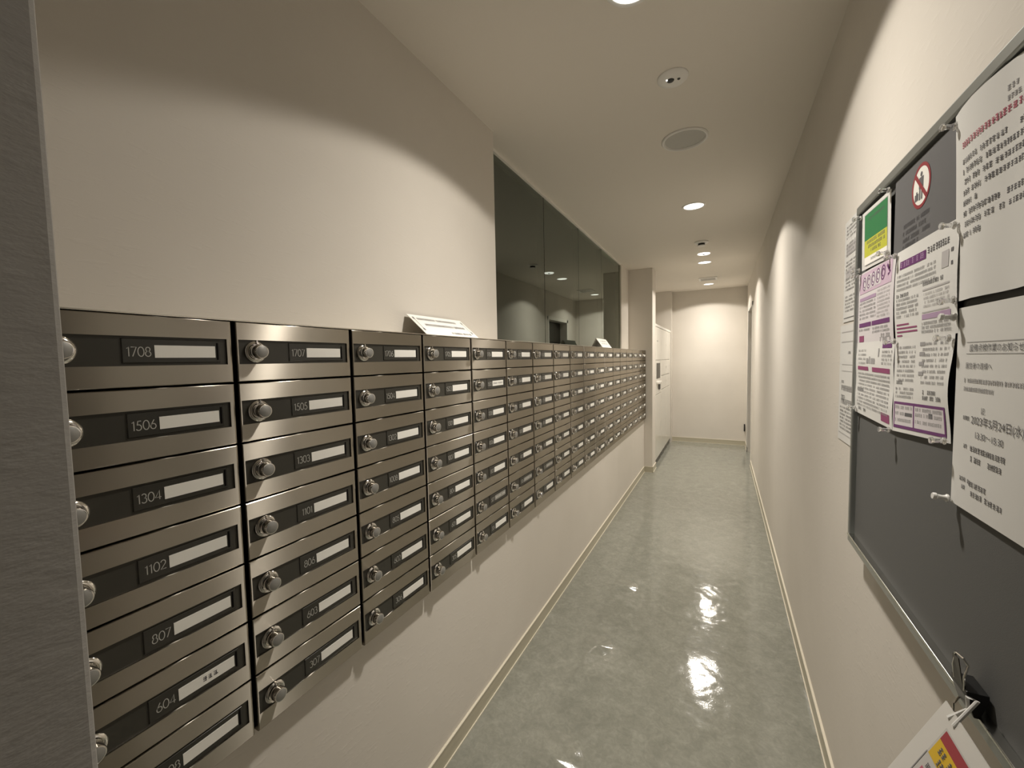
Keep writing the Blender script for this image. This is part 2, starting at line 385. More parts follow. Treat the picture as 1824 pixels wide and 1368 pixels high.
ROWS = [seq(1708,8)+seq(1608,8)+seq(1508,2), seq(1506,6)+seq(1408,8)+seq(1308,4), seq(1304,4)+seq(1208,8)+seq(1108,6),
        seq(1102,2)+seq(1008,8)+seq(908,8), seq(807,7)+seq(708,8)+seq(607,3), seq(604,4)+seq(507,7)+seq(407,7), seq(308,8)+seq(208,8)+seq(108,2)]
ORD = ['first','second','third','fourth','fifth','sixth','seventh','eighth','ninth','tenth','eleventh','twelfth','thirteenth','fourteenth','fifteenth','sixteenth','seventeenth','eighteenth']
RN = ['top','second','third','fourth','fifth','sixth','bottom']
def glyph_row(mb, y0_, y1_, zc, h, fn, dens=.75, wfac=.9):
    # a run of tiny blocky marks standing for print too blurred to read
    y = y0_
    while y < y1_ - h*.4:
        w_ = h*random.uniform(.55, 1.0)*wfac
        if random.random() < dens:
            for t in range(3):
                hh = h*random.uniform(.12, .24); zz = zc - h*.38 + h*.36*t
                mb.quadv(fn(y, zz), fn(y+w_*random.uniform(.6, .9), zz), fn(y+w_*random.uniform(.6, .9), zz+hh), fn(y, zz+hh))
            xx = y + w_*random.uniform(.1, .5)
            mb.quadv(fn(xx, zc-h*.45), fn(xx+h*.14, zc-h*.45), fn(xx+h*.14, zc+h*.45), fn(xx, zc+h*.45))
        y += w_*1.15
for r_ in range(7):
    for c_i in range(18):
        num = ROWS[r_][c_i]; y = BY0 + c_i*BW; z = BZT - (r_+1)*BH
        lab = 'brushed steel mailbox %s, %s row, %s column of the bank' % (num, RN[r_], ORD[c_i])
        if c_i == 0: lab = 'brushed steel mailbox %s, %s row, cut by the near wall' % (num, RN[r_])
        if (c_i, r_) == (0, 5): lab = 'brushed steel mailbox 604 with a printed name card, sixth row'
        grey = r_ == 5 and c_i in (4, 5, 6)
        if grey: lab = 'brushed steel mailbox %s, grey name tape, sixth row, %s column' % (num, ORD[c_i])
        t = empty('mailbox', (XUP, y, z), lab, 'mailbox', 'steel mailboxes in the bank on the left wall')
        link('housing', me_house, t); d = link('door', me_door, t)
        f_ = link('faceplate', me_face, t); link('card_window', me_hold, f_)
        nc = link('name_card', me_tape if grey else me_card, t)
        if c_i < 8: link('finger_slot', me_slot, f_)
        link('number', number_mesh(num, .1505, .0590, .0165, fx-.0010, .95), t)
        rg = link('lock_ring', me_base, t); link('knob', me_knob, t)
        if c_i < 9: link('pointer', me_tick, rg)
        if c_i < 9: link('knob_face', me_kface, t)
        if grey or (c_i, r_) in ((0, 5), (4, 1)):
            mk = MB(); a_, b2 = ((.185, .222) if c_i == 0 else (.160, .240))
            glyph_row(mk, a_, b2, .0595, .009 if c_i == 0 else .007, lambda u, v: (fx-.0002, u, v), .9)
            mk.obj('printed_name', 'ink' if c_i in (0, 4) and not grey else 'card', nc)['kind'] = 'stuff'
# thin bright strip along the top of the bank, one per unit of three columns
tr_ = MB().box((-.985, BY0, BZT), (XF-.003, 5.225, BZT+.0022)).obj('top_strip', 'steel_edge'); tag(tr_, 'thin bright steel strip along the top edge of the mailbox bank', 'trim')
# end filler between bank and pillar
tag(MB().box((-.975, 5.2225, BZT-7*BH), (XF-.004, 5.243, BZT)).obj('filler_panel', 'kick'), 'narrow dark filler panel between the mailboxes and the pillar', 'panel')

# ------------------------------------------------------------------ ceiling fittings
def ring_prof(ro, ri, d): return [(0, ro), (-d*.6, ro), (-d, ro-.004), (-d, ri+.003), (-d*.5, ri), (0, ri)]
for k, (lx, ly, pw) in enumerate(LAMPS):
    lab = ['recessed round downlight nearest the viewer at the top edge', 'recessed round downlight beyond the ceiling speaker', 'recessed round downlight beyond the small disc with a dark centre', 'recessed round downlight nearest the end wall'][k]
    t = empty('downlight', (lx, ly, CE), lab, 'ceiling light', 'recessed downlights along the corridor')
    MB().lathe(ring_prof(.078, .066, .005), (0,0,0), 'z', 40, cap=False).obj('trim_ring', 'plastic', t, smooth=True)
    MB().lathe([(-.0012, .066), (-.0022, .060)], (0,0,0), 'z', 40).obj('diffuser', 'lamp', t)
    ld = D.lights.new('lamp_glow', 'SPOT'); ld.energy = LAMP_POWER*pw; ld.color = LAMP_COL; ld.spot_size = math.radians(SPOT[k]); ld.spot_blend = BLEND; ld.shadow_soft_size = .045
    ld.use_nodes = True; nt = ld.node_tree; em = nt.nodes['Emission']
    tcn = nt.nodes.new('ShaderNodeTexCoord'); sx_ = nt.nodes.new('ShaderNodeSeparateXYZ'); nt.links.new(tcn.outputs['Normal'], sx_.inputs[0])
    ab = nt.nodes.new('ShaderNodeMath'); ab.operation = 'ABSOLUTE'; nt.links.new(sx_.outputs[2], ab.inputs[0])
    pwn = nt.nodes.new('ShaderNodeMath'); pwn.operation = 'POWER'; nt.links.new(ab.outputs[0], pwn.inputs[0]); pwn.inputs[1].default_value = FALL
    ma = nt.nodes.new('ShaderNodeMath'); ma.operation = 'MULTIPLY_ADD'; ma.inputs[1].default_value = 1-WIDE; ma.inputs[2].default_value = WIDE
    nt.links.new(pwn.outputs[0], ma.inputs[0]); nt.links.new(ma.outputs[0], em.inputs['Strength'])
    lo = D.objects.new('lamp_glow', ld); COL.objects.link(lo); lo.parent = t; lo.location = (0, 0, -.012)
# motion sensor disc
t = empty('ceiling_sensor', (-.182, 1.765, CE), 'round white sensor disc with dark markings, nearest fitting before the speaker', 'sensor')
MB().lathe([(0, .057), (-.004, .057), (-.009, .052), (-.011, .035), (-.0115, .02)], (0,0,0), 'z', 40).obj('cover', 'plastic', t, smooth=True)
MB().lathe([(-.0116, .014), (-.014, .012), (-.015, .006)], (-.008, -.004, 0), 'z', 20).obj('lens', 'black', t, smooth=True)
MB().lathe([(-.0116, .006), (-.0135, .005)], (.022, .0, 0), 'z', 14).obj('side_window', 'black', t)
MB().lathe([(-.0116, .0035), (-.014, .003)], (-.020, -.012, 0), 'z', 12).obj('indicator', 'led', t)
mk = MB(); glyph_row(mk, -.02, .025, .030, .008, lambda u, v: (u, v, -.0102)); glyph_row(mk, -.018, .02, -.030, .008, lambda u, v: (u, v, -.0102)); mk.obj('small_print', 'inkgrey', t)['kind'] = 'stuff'
# speaker
t = empty('ceiling_speaker', (-.178, 2.275, CE), 'large round recessed ceiling speaker with grey grille', 'speaker')
MB().lathe([(0, .108), (-.004, .108), (-.008, .104), (-.008, .098), (-.003, .093), (0, .092)], (0,0,0), 'z', 48, cap=False).obj('rim', 'plastic', t, smooth=True)
MB().lathe([(-.0005, .093), (-.0015, .06), (-.0025, .02)], (0,0,0), 'z', 48).obj('grille', 'rim', t, smooth=True)
# smoke detector
t = empty('smoke_detector', (-.188, 4.335, CE), 'small domed smoke detector with dark band beyond the second downlight', 'smoke detector')
MB().lathe([(0, .062), (-.010, .062), (-.016, .052)], (0,0,0), 'z', 32).obj('base', 'plastic', t, smooth=True)
MB().lathe([(-.016, .030), (-.034, .030)], (0,0,0), 'z', 28).obj('sensing_chamber', 'black', t, smooth=True)
MB().lathe([(-.034, .036), (-.040, .034), (-.043, .022)], (0,0,0), 'z', 28).obj('cap', 'plastic', t, smooth=True)
# small emergency light, its whole disc made to glow
t = empty('emergency_light', (-.186, 4.84, CE), 'small flat glowing white disc with a dark centre before the third downlight', 'ceiling light')
MB().lathe([(0, .060), (-.003, .060), (-.006, .055)], (0,0,0), 'z', 32).obj('cover_plate', 'led', t, smooth=True)
MB().lathe([(-.006, .014), (-.010, .012)], (0,0,0), 'z', 20).obj('test_button', 'black', t, smooth=True)
# vent
t = empty('ceiling_vent', (-.19, 6.39, CE), 'square white ceiling vent with slats before the last downlight', 'vent')
o_ = .115; i_ = .092
MB().rings([[(-o_,-o_,0),(o_,-o_,0),(o_,o_,0),(-o_,o_,0)], [(-o_,-o_,-.012),(o_,-o_,-.012),(o_,o_,-.012),(-o_,o_,-.012)], [(-i_,-i_,-.012),(i_,-i_,-.012),(i_,i_,-.012),(-i_,i_,-.012)], [(-i_,-i_,0),(i_,-i_,0),(i_,i_,0),(-i_,i_,0)]]).obj('frame', 'plastic', t)
MB().box((-i_, -i_, -.002), (i_, i_, -.0005)).obj('backing', 'kick', t)
me_sl = MB().box((-i_, -.004, -.011), (i_, .004, -.004)).mesh('slat', 'plastic')
for k in range(7): link('slat', me_sl, t, (0, -.078+.026*k, 0))
# fittings in the dark room behind the glass
t = empty('ceiling_vent', (-1.62, 3.32, CE), 'dim round vent on the ceiling seen through the glass', 'vent')
MB().lathe([(0, .11), (-.012, .11), (-.018, .09), (-.018, .06), (-.010, .055)], (0,0,0), 'z', 32).obj('rim', 'kick', t, smooth=True)
t = empty('emergency_light', (-1.63, 4.32, CE), 'small lit white fitting on the ceiling seen through the glass', 'ceiling light')
MB().lathe([(0, .055), (-.03, .055), (-.04, .045)], (0,0,0), 'z', 24).obj('housing', 'plastic', t, smooth=True)
MB().box((-.03, -.03, -.048), (.03, .03, -.0402)).obj('lens', 'led', t)
ld = D.lights.new('room_fill', 'POINT'); ld.energy = 3.0; ld.color = (1, .97, .9); ld.shadow_soft_size = .03  # point lamp added to brighten the dim room behind the glass
lo = D.objects.new('room_fill', ld); COL.objects.link(lo); lo.parent = t; lo.location = (0, 0, -.09)

# ------------------------------------------------------------------ cards standing on the bank
def ledge_card(name, y0_, y1_, b_, h_, lab, lines, back=False):
    # b_: (x at foot, x at head); leans back, foot on the bank
    zf_ = BZT+.003; dz = h_; sh = .028 if not back else .02
    P = lambda u, v, e_=0.: (b_[0]+(b_[1]-b_[0])*v+e_, y0_+(y1_-y0_)*u+sh*v, zf_+dz*v+e_*.6)
    t = empty(name, (b_[0], (y0_+y1_)/2, zf_), lab, 'notice card')
    inv = t.matrix_basis.copy()
    def loc(mb):
        ox, oy, oz = b_[0], (y0_+y1_)/2, zf_
        mb.v = [(x-ox, y_-oy, z_-oz) for x, y_, z_ in mb.v]; return mb
    mb = MB(); nn = 8
    for k in range(nn):
        a, c = k/nn, (k+1)/nn
        dr = lambda q: -.006*max(0, q-.75)*4*0
        mb.quadv(P(a, 0), P(c, 0), P(c, 1), P(a, 1)); mb.quadv(P(a, 0, -.0008), P(a, 1, -.0008), P(c, 1, -.0008), P(c, 0, -.0008))
    loc(mb).obj('card_face', 'card', t)
    if back:
        mb = MB(); q0 = P(0, 1, -.001); q1 = P(1, 1, -.001)
        f0 = (b_[1]-.045, y0_+sh, zf_); f1 = (b_[1]-.045, y1_+sh, zf_)
        mb.quadv(q0, q1, f1, f0); loc(mb).obj('back_leaf', 'card', t)
    mb = MB()
    for (u0_, u1_, v, hh, hv) in lines:
        glyph_row(mb, u0_*(y1_-y0_), u1_*(y1_-y0_), v, hh, lambda a, c: P(a/(y1_-y0_), v+(c-v)/h_, .0006), .9)
    loc(mb).obj('printed_lines', 'ink', t)['kind'] = 'stuff'
    return t, P, loc
t, P, loc = ledge_card('notice_card', 1.070, 1.393, (-.862, -.972), .078, 'wide white notice card leaning on the wall above mailbox 1705', [(.10, .82, .78, .0085, 0), (.14, .90, .50, .009, 0), (.50, .90, .16, .007, 0)])
mb = MB()
for (u, s_) in ((.05, 1), (.95, -1)):
    for (v0, v1) in ((.25, .28), (.80, .83)):
        mb.quadv(P(u-.012, v0-.04, .0006), P(u+.012, v0-.04, .0006), P(u+.012, v1+.04, .0006), P(u-.012, v1+.04, .0006))
    mb.quadv(P(u-.003, .25, .0006), P(u+.003, .25, .0006), P(u+.003, .83, .0006), P(u-.003, .83, .0006))
loc(mb).obj('corner_marks', 'ink', t)['kind'] = 'stuff'
ledge_card('notice_card', 3.28, 3.59, (-.862, -.922), .078, 'small white folded card standing before the glass', [(.2, .8, .70, .007, 0), (.2, .8, .42, .007, 0)], back=True)

# ------------------------------------------------------------------ notice board on the right wall
BX = .31; BYF, BYN = 1.356, .02; BZ0, BZ1 = .923, 1.790
bt = empty('notice_board', (XR, (BYF+BYN)/2, BZ0), 'large grey notice board with an aluminium frame on the right wall', 'notice board')
ox, oy, oz = bt.location
def bobj(mb, name, m, parent=None, **k):
    p = parent or bt
    q = Vector((0,0,0)); a = p
    while a: q += a.location; a = a.parent
    mb.v = [(x-q.x, y_-q.y, z_-q.z) for x, y_, z_ in mb.v]
    return mb.obj(name, m, p, **k)
bobj(MB().box((BX+.003, BYN, BZ0), (XR-.001, BYF, BZ1)), 'panel', 'felt')
fwid = .021
for nm, a, c in (('frame_rail', (BYN, BZ1-fwid), (BYF, BZ1)), ('frame_rail', (BYN, BZ0), (BYF, BZ0+fwid)), ('frame_rail', (BYF-.013, BZ0+fwid), (BYF, BZ1-fwid)), ('frame_rail', (BYN, BZ0+fwid), (BYN+fwid, BZ1-fwid))):
    bobj(MB().box((BX-.009, a[0], a[1]), (XR-.002, c[0], c[1])), nm, 'alu', bevel=.003)
bobj(MB().box((BX-.0105, BYN, BZ0+fwid-.004), (BX+.003, BYF-.002, BZ0+fwid+.001)), 'frame_lip', 'alu_edge', bevel=.001)

class Sheet:
    """paper pinned to a plane facing -x; u runs toward the viewer (-y), v runs down"""
    def __init__(s, name, x, yl, zt, w_, h_, lab, m='paper', cat='notice', group=None, curl=None, skew=(0, 0), bot=0, nu=10, nv=14, th=.0004):
        s.x, s.yl, s.zt, s.w, s.h, s.curl, s.skew, s.bot = x, yl, zt, w_, h_, curl, skew, bot
        s.t = empty(name, (x, yl-w_/2, zt-h_), lab, cat, group); s.o = s.t.location.copy()
        mb = MB()
        for i in range(nu):
            for j in range(nv):
                a, a1, b1, b2 = i/nu*w_, (i+1)/nu*w_, j/nv*h_, (j+1)/nv*h_
                mb.quadv(s.p(a, b1), s.p(a1, b1), s.p(a1, b2), s.p(a, b2))
        me = s.fin(mb).mesh('paper', m); 
        for q in me.polygons: q.use_smooth = True
        link('paper', me, s.t)
    def p(s, u, v, e_=0.):
        c = s.curl(u/s.w, v/s.h) if s.curl else 0
        return (s.x - c - e_, s.yl - u - s.skew[0]*v, s.zt - v + s.skew[1]*u - s.bot*(u/s.w)*(v/s.h))
    def fin(s, mb): mb.v = [(x-s.o.x, y_-s.o.y, z_-s.o.z) for x, y_, z_ in mb.v]; return mb
    def rect(s, mb, u0_, v0, u1_, v1, e_=.0005, n=6):
        for k in range(n):
            a, c = u0_+(u1_-u0_)*k/n, u0_+(u1_-u0_)*(k+1)/n
            mb.quadv(s.p(a, v0, e_), s.p(c, v0, e_), s.p(c, v1, e_), s.p(a, v1, e_))
    def block(s, name, m, *rs, e_=.0005):
        mb = MB()
        for r_ in rs: s.rect(mb, *r_, e_=e_)
        o = s.fin(mb).obj(name, m, s.t)
        if len(rs) > 1: o['kind'] = 'stuff'
        return o
    def lines(s, name, m, rows, h, dens=.85, e_=.0006):
        mb = MB()
        for (u0_, u1_, v) in rows: glyph_row(mb, u0_, u1_, -v, h, lambda a, c: s.p(a, -c, e_), dens)
        o = s.fin(mb).obj(name, m, s.t); o['kind'] = 'stuff'; return o
    def text(s, name, m, txt, u, v, h, e_=.0007, sx=1.0):
        cu = D.curves.new('txt', 'FONT'); cu.body = txt; cu.size = h; cu.resolution_u = 2
        ob = D.objects.new('txt', cu); COL.objects.link(ob); bpy.context.view_layer.update()
        dg = bpy.context.evaluated_depsgraph_get()
        me = D.meshes.new_from_object(ob.evaluated_get(dg)); D.objects.remove(ob)
        for q in me.vertices:
            a = s.p(u + q.co.x*sx, v - q.co.y, e_); q.co = Vector(a) - s.o
        me.materials.clear(); me.materials.append(M[m]); me.name = name
        return link(name, me, s.t)
PINS = []
# two papers on the wall beyond the board
s = Sheet('wall_notice', XR-.002, 1.628, 1.822, .215, .305, 'white printed notice on the wall past the far edge of the board, upper one')
s.lines('text_lines', 'inkgrey', [(.02, .19, .02+.0105*k) for k in range(26) if k not in (4, 9, 14, 19, 25)], .0062, .8)
s.block('ruled_line', 'ink', (.01, .292, .20, .2945))
s.block('table_shading', 'inklight', (.02, .075, .16, .105), (.02, .150, .17, .175))
s = Sheet('wall_notice', XR-.002, 1.655, 1.508, .24, .36, 'white printed notice on the wall past the far edge of the board, lower one')
s.block('ruled_line', 'inklight', (.02, .02, .21, .023), (.02, .05, .21, .053), (.03, .12, .21, .122), (.03, .140, .21, .142), (.01, .335, .20, .338))
s.lines('text_lines', 'inkgrey', [(.10, .125, .085), (.03, .06, .175), (.03, .16, .190), (.03, .16, .198), (.03, .19, .232), (.03, .15, .24)], .009, .9)
s.text('heading', 'ink', '2023', .03, .232, .024, sx=.9)
s.lines('small_text', 'inkgrey', [(.02, .19, .255+.011*k) for k in range(7)], .0065, .8)

SX = BX-.0005
# green and yellow card
s = Sheet('notice_card', SX-.004, 1.322, 1.763, .196, .140, 'laminated card with green and yellow blocks at the top far corner of the board', m='milky', skew=(.06, -.03), cat='notice')
s.block('green_block', 'green', (.022, .010, .176, .072)); s.block('yellow_block', 'yellow', (.022, .072, .176, .112)); s.block('white_block', 'card', (.022, .112, .176, .130))
s.lines('yellow_text', 'ink', [(.04, .165, .079), (.05, .165, .090), (.06, .14, .101)], .0075, .85)
s.lines('green_text', 'film', [(.05, .16, .025)], .006, .8); s.lines('small_text', 'ink', [(.07, .13, .121)], .006)
s.block('base_line', 'ink', (.03, .1315, .176, .1328))
s.block('border_line', 'inkgrey', (.020, .0085, .178, .0098), (.020, .0085, .0212, .132), (.1768, .0085, .178, .132))
PINS += [(1.324, 1.756, 'c', 'on the far upper corner of the green and yellow card'), (1.131, 1.756, 'c', 'on the near upper corner of the green and yellow card'), (1.325, 1.628, 'c', 'on the far lower corner of the green and yellow card'), (1.128, 1.629, 'c', 'on the near lower corner of the green and yellow card')]
# prohibition sign on clear film
s = Sheet('prohibition_sign', SX-.001, 1.112, 1.763, .250, .150, 'grey film notice with a red prohibition sign between the green card and the large paper', m='film', cat='sign', th=.0002)
def disc(s, u, v, r_, m, name, e_, r2=0, n=32, sq=1.0):
    mb = MB()
    for k in range(n):
        a, c = 2*math.pi*k/n, 2*math.pi*(k+1)/n
        f_ = lambda q, rr: s.p(u+rr*math.cos(q)*sq, v+rr*math.sin(q), e_)
        if r2: mb.quadv(f_(a, r_), f_(c, r_), f_(c, r2), f_(a, r2))
        else: mb.quadv(f_(a, r_), f_(c, r_), s.p(u, v, e_))
    return s.fin(mb).obj(name, m, s.t)
cu_, cv_ = 1.112-.989, 1.763-1.713
disc(s, cu_, cv_, .0385, 'red', 'red_ring', .0006, .0325); disc(s, cu_, cv_, .0325, 'card', 'white_field', .0004)
disc(s, cu_+.001, cv_-.020, .0042, 'ink', 'figure_head', .0007)
mb = MB()
s.rect(mb, cu_-.008, cv_-.015, cu_+.010, cv_+.004, .0007, 2); s.rect(mb, cu_-.006, cv_+.004, cu_-.001, cv_+.024, .0007, 2); s.rect(mb, cu_+.002, cv_+.004, cu_+.007, cv_+.024, .0007, 2)
s.rect(mb, cu_-.024, cv_+.010, cu_-.009, cv_+.022, .0007, 2); s.rect(mb, cu_-.019, cv_+.006, cu_-.014, cv_+.010, .0007, 2)
s.fin(mb).obj('figure', 'ink', s.t)['kind'] = 'stuff'
mb = MB(); d_ = .0335*.707; k_ = .0026
mb.quadv(s.p(cu_-d_-k_, cv_-d_+k_, .0009), s.p(cu_-d_+k_, cv_-d_-k_, .0009), s.p(cu_+d_+k_, cv_+d_-k_, .0009), s.p(cu_+d_-k_, cv_+d_+k_, .0009)); s.fin(mb).obj('slash_bar', 'red', s.t)
s.lines('text_lines', 'ink', [(.050, .160, .103), (.048, .150, .116), (.048, .162, .129), (.048, .120, .141)], .0078, .9)
# purple leaflets, four sheets
wav = lambda a, c: (lambda u, v: .0015 + a*math.sin(3.1*u)*(.3+.7*v) + c*math.sin(5*v+u*2)**2)
PG = 'four purple printed leaflets pinned side by side'
s = Sheet('leaflet', SX-.001, 1.3425, 1.618, .252, .176, 'white leaflet with a lilac title band, top far one of four', m='paperp', group=PG, curl=lambda u, v: .001+.004*u*v*(1-v)*3)
s.block('lilac_header', 'pinkish', (.012, .004, .236, .052)); 
mb = MB()
for k in range(5):
    uu = .050+.033*k
    for q in (arc(uu, -.030+.0015*k, .012, .015, 0, 360, 16), arc(uu, -.030+.0015*k, .0065, .008, 20, 300, 12)): stroke(mb, q, .0028, lambda a, c: s.p(a, -c, .0009))
stroke(mb, [(.205, -.012), (.226, -.030), (.214, -.034)], .006, lambda a, c: s.p(a, -c, .0009))
s.fin(mb).obj('title_lettering', 'purple', s.t)['kind'] = 'stuff'
s.block('title_tint', 'paperp', (.038, .014, .070, .046), (.072, .012, .102, .046), (.105, .012, .135, .045), (.138, .012, .170, .045), e_=.0007)
s.block('violet_bar', 'purple', (.015, .124, .108, .134), (.115, .124, .232, .134)); s.block('faint_bar', 'lilac', (.015, .062, .140, .070))
s.block('plum_tag', 'plum', (.018, .155, .055, .170))
s.lines('text_lines', 'inkgrey', [(.015, .140, .076+.009*k) for k in range(5)] + [(.015, .10, .141), (.12, .22, .141), (.12, .23, .149)], .0055, .85)
s.lines('side_text', 'inklight', [(.150, .230, .060+.008*k) for k in range(8)], .005, .8)
s.lines('small_picture', 'inkgrey', [(.17, .235, .160), (.17, .235, .168)], .009, .6)
s = Sheet('leaflet', SX-.001, 1.086, 1.617, .246, .170, 'white leaflet with a dark purple heading box, top near one of four', m='paper', group=PG, skew=(.03, .0), curl=lambda u, v: .001+.014*(u-.5)**2*4*v*(1-v))
s.block('heading_box', 'purple', (.020, .022, .130, .037)); s.lines('heading_marks', 'lilac', [(.024, .128, .0295)], .010, .8)
s.lines('heading', 'ink', [(.136, .215, .026)], .011, 1.0, )
s.lines('text_lines', 'inkgrey', [(.010, .170, .050+.0085*k) for k in range(4)] + [(.010, .105, .096+.008*k) for k in range(5)] + [(.120, .225, .148+.007*k) for k in range(3)], .0052, .85)
s.lines('bold_lines', 'ink', [(.010, .06, .088), (.12, .20, .080)], .007)
s.block('corner_mark', 'ink', (.222, .040, .230, .046), (.224, .060, .230, .066)); s.block('grey_picture', 'inklight', (.190, .040, .215, .066))
s.block('violet_lines', 'plum', (.010, .142, .065, .145), (.010, .149, .100, .152), (.010, .156, .102, .159), (.010, .163, .035, .166))
s.block('faint_bar', 'lilac', (.120, .132, .225, .141)); s.block('table_tint', 'inklight', (.120, .089, .220, .092), (.12, .128, .22, .130))
s.lines('table_text', 'inklight', [(.125, .220, .098+.007*k) for k in range(4)], .0045, .75)
s = Sheet('leaflet', SX-.001, 1.3425, 1.447, .260, .176, 'white leaflet with two plum bars, lower far one of four', m='paper', group=PG, curl=lambda u, v: .0012+.0015*math.sin(v*6)**2, bot=.007)
s.block('plum_bar', 'plum', (.018, .058, .100, .067), (.128, .058, .240, .068)); s.block('violet_tag', 'purple', (.190, .003, .245, .016)); s.block('plum_tag', 'plum', (.195, .150, .245, .168))
s.lines('text_lines', 'inkgrey', [(.020, .080, .020+.010*k) for k in range(4)] + [(.19, .25, .024+.008*k) for k in range(4)] + [(.020, .240, .076+.0085*k) for k in range(10)], .0052, .8)
s.lines('bold_lines', 'ink', [(.018, .07, .115), (.03, .09, .162)], .0075); s.block('figures', 'inkgrey', (.085, .038, .10, .050), (.105, .034, .112, .050), (.118, .038, .145, .050), (.165, .016, .172, .034))
s = Sheet('leaflet', SX-.001, 1.082, 1.447, .238, .184, 'white leaflet with a purple framed box, lower near one of four', m='paper', group=PG, curl=lambda u, v: .0012+.006*math.sin(v*3.1)**2*u**2, bot=-.018)
s.block('box_frame', 'purple', (.006, .124, .226, .129), (.006, .170, .226, .176), (.006, .124, .011, .176), (.100, .124, .105, .176), (.221, .124, .226, .176))
s.block('box_tint', 'paperp', (.011, .129, .100, .170), (.105, .129, .221, .170), e_=.0003)
s.lines('box_text', 'inkgrey', [(.015, .095, .135), (.015, .06, .147), (.015, .09, .160), (.110, .215, .135), (.110, .215, .145), (.110, .21, .158)], .0065, .85)
s.block('dark_label', 'ink', (.062, .144, .096, .151), (.165, .139, .180, .148))
s.lines('text_lines', 'inkgrey', [(.015, .10, .018+.009*k) for k in range(8)] + [(.13, .225, .014+.010*k) for k in range(8)] + [(.012, .10, .098+.0078*k) for k in range(3)], .0052, .75)
s.block('step_tag', 'inkgrey', *[(.118, .010+.018*k, .138, .017+.018*k) for k in range(4)]); s.lines('bold_lines', 'ink', [(.015, .05, .086), (.14, .20, .102), (.14, .21, .112)], .0075)
PINS += [(1.330, 1.613, 'c', 'on the far upper corner of the lilac-titled leaflet'), (1.083, 1.612, 'c', 'between the two upper leaflets at their top'), (.848, 1.606, 'c', 'on the near upper corner of the leaflet with the heading box'),
         (1.072, 1.443, 'c', 'where the four leaflets meet'), (.850, 1.440, 'c', 'on the near upper corner of the leaflet with the framed box'), (1.328, 1.281, 'c', 'on the far lower corner of the leaflets'), (1.086, 1.263, 'c', 'at the bottom between the two lower leaflets'), (.852, 1.284, 'c', 'on the near lower corner of the framed-box leaflet')]
# two large papers
s = Sheet('large_notice', SX-.001, .860, 1.766, .297, .273, 'large white printed notice, upper of the two at the near end of the board', group='large white notices at the near end of the board', curl=lambda u, v: .001+.010*abs(math.sin(5.5*u+.4))*(1-v)**2+.006*v*math.sin(u*7)**2, skew=(.03, .0))
s.lines('reddish_line', 'rose', [(.028, .27, .055)], .009, .85)
s.lines('text_lines', 'ink', [(.028, .29, .078+.0148*k) for k in range(4)] + [(.028, .07, .137), (.028, .29, .152), (.028, .29, .167), (.028, .085, .182)], .0075, .85)
s.lines('small_text', 'inkgrey', [(.125, .24, .03), (.125, .24, .042)], .007)
s = Sheet('large_notice', SX-.001, .838, 1.483, .210, .288, 'large white notice with a title between rules, lower one at the board\'s near end', group='large white notices at the near end of the board', curl=lambda u, v: .001+.004*math.sin(v*3.1)*u, skew=(.0, .0))
s.block('title_rule', 'inkgrey', (.028, .050, .19, .0508), (.028, .066, .19, .0668))
s.text('title', 'ink', '設備点検作業のお知らせ', .036, .0625, .0110); s.text('addressee', 'ink', '居住者の皆様へ', .028, .0865, .0095)
s.lines('text_lines', 'inkgrey', [(.026, .19, .104), (.026, .10, .116)], .0058, .95)
s.text('centre_mark', 'ink', '記', .074, .146, .0095)
s.lines('row_label', 'ink', [(.028, .044, .157), (.026, .042, .197), (.024, .048, .245), (.024, .04, .256)], .006)
s.text('date', 'ink', '2023年5月24日(水)', .050, .162, .0145); s.text('hours', 'ink', '13:30～15:30', .060, .181, .0125)
s.lines('detail_lines', 'ink', [(.050, .135, .1975), (.052, .125, .212), (.05, .09, .247), (.055, .13, .260)], .0075, .9)
PINS += [(.858, 1.752, 'c', 'on the far upper corner of the upper large notice'), (.842, 1.497, 'c', 'on the far lower corner of the upper large notice'), (.838, 1.470, 'w', 'on the far upper corner of the lower large notice'), (.836, 1.199, 'w', 'on the far lower corner of the lower large notice')]
me_pc = {}
for k, m in (('c', 'clear'), ('w', 'milky')):
    me_pc[k] = MB().lathe([(-.006, .0058), (-.0075, .0060), (-.0085, .0045), (-.012, .0033), (-.018, .0036), (-.0195, .0052), (-.0225, .0052), (-.0235, .0045)], (0,0,0), 'x', 16).mesh('head', m, smooth=True)
me_nd = MB().lathe([(.002, .0005), (-.007, .0006)], (0,0,0), 'x', 8).mesh('needle', 'chrome')
for (y, z, k, l_) in PINS:
    t = empty('push_pin', (SX, y, z), ('clear' if k == 'c' else 'white') + ' push pin ' + l_, 'push pin', 'push pins on the notice board')
    t.rotation_euler = (0, random.uniform(-.12, .12), random.uniform(-.12, .12))
    link('head', me_pc[k], t); link('needle', me_nd, t)

# ------------------------------------------------------------------ binder clip and hanging leaflet
CY, CZ = .743, .957
t = empty('binder_clip', (BX-.012, CY, CZ), 'black binder clip with steel handles gripping the bottom rail of the board', 'clip')
mb = MB(); pr_ = [(-.010, .018), (.012, .018), (.012, .010), (.004, -.016), (-.002, -.016), (-.010, .010)]
mb.rings([[(a, -.020, c) for a, c in pr_], [(a, .020, c) for a, c in pr_]]); mb.quadv(*[(a, -.020, c) for a, c in pr_]); mb.quadv(*[(a, .020, c) for a, c in pr_])
mb.obj('clip_body', 'black', t, bevel=.001)
def loop(pts, r_=.0011): return MB().tube(pts, r_, 8)
hd = [(-.009, -.013, .014), (-.011, -.016, .034), (-.009, -.019, .052), (-.013, -.017, .060), (-.016, -.008, .061), (-.014, .0, .058), (-.012, .006, .048), (-.011, .013, .032), (-.009, .013, .014)]
loop(hd, .0014).obj('handle', 'chrome', t, smooth=True)
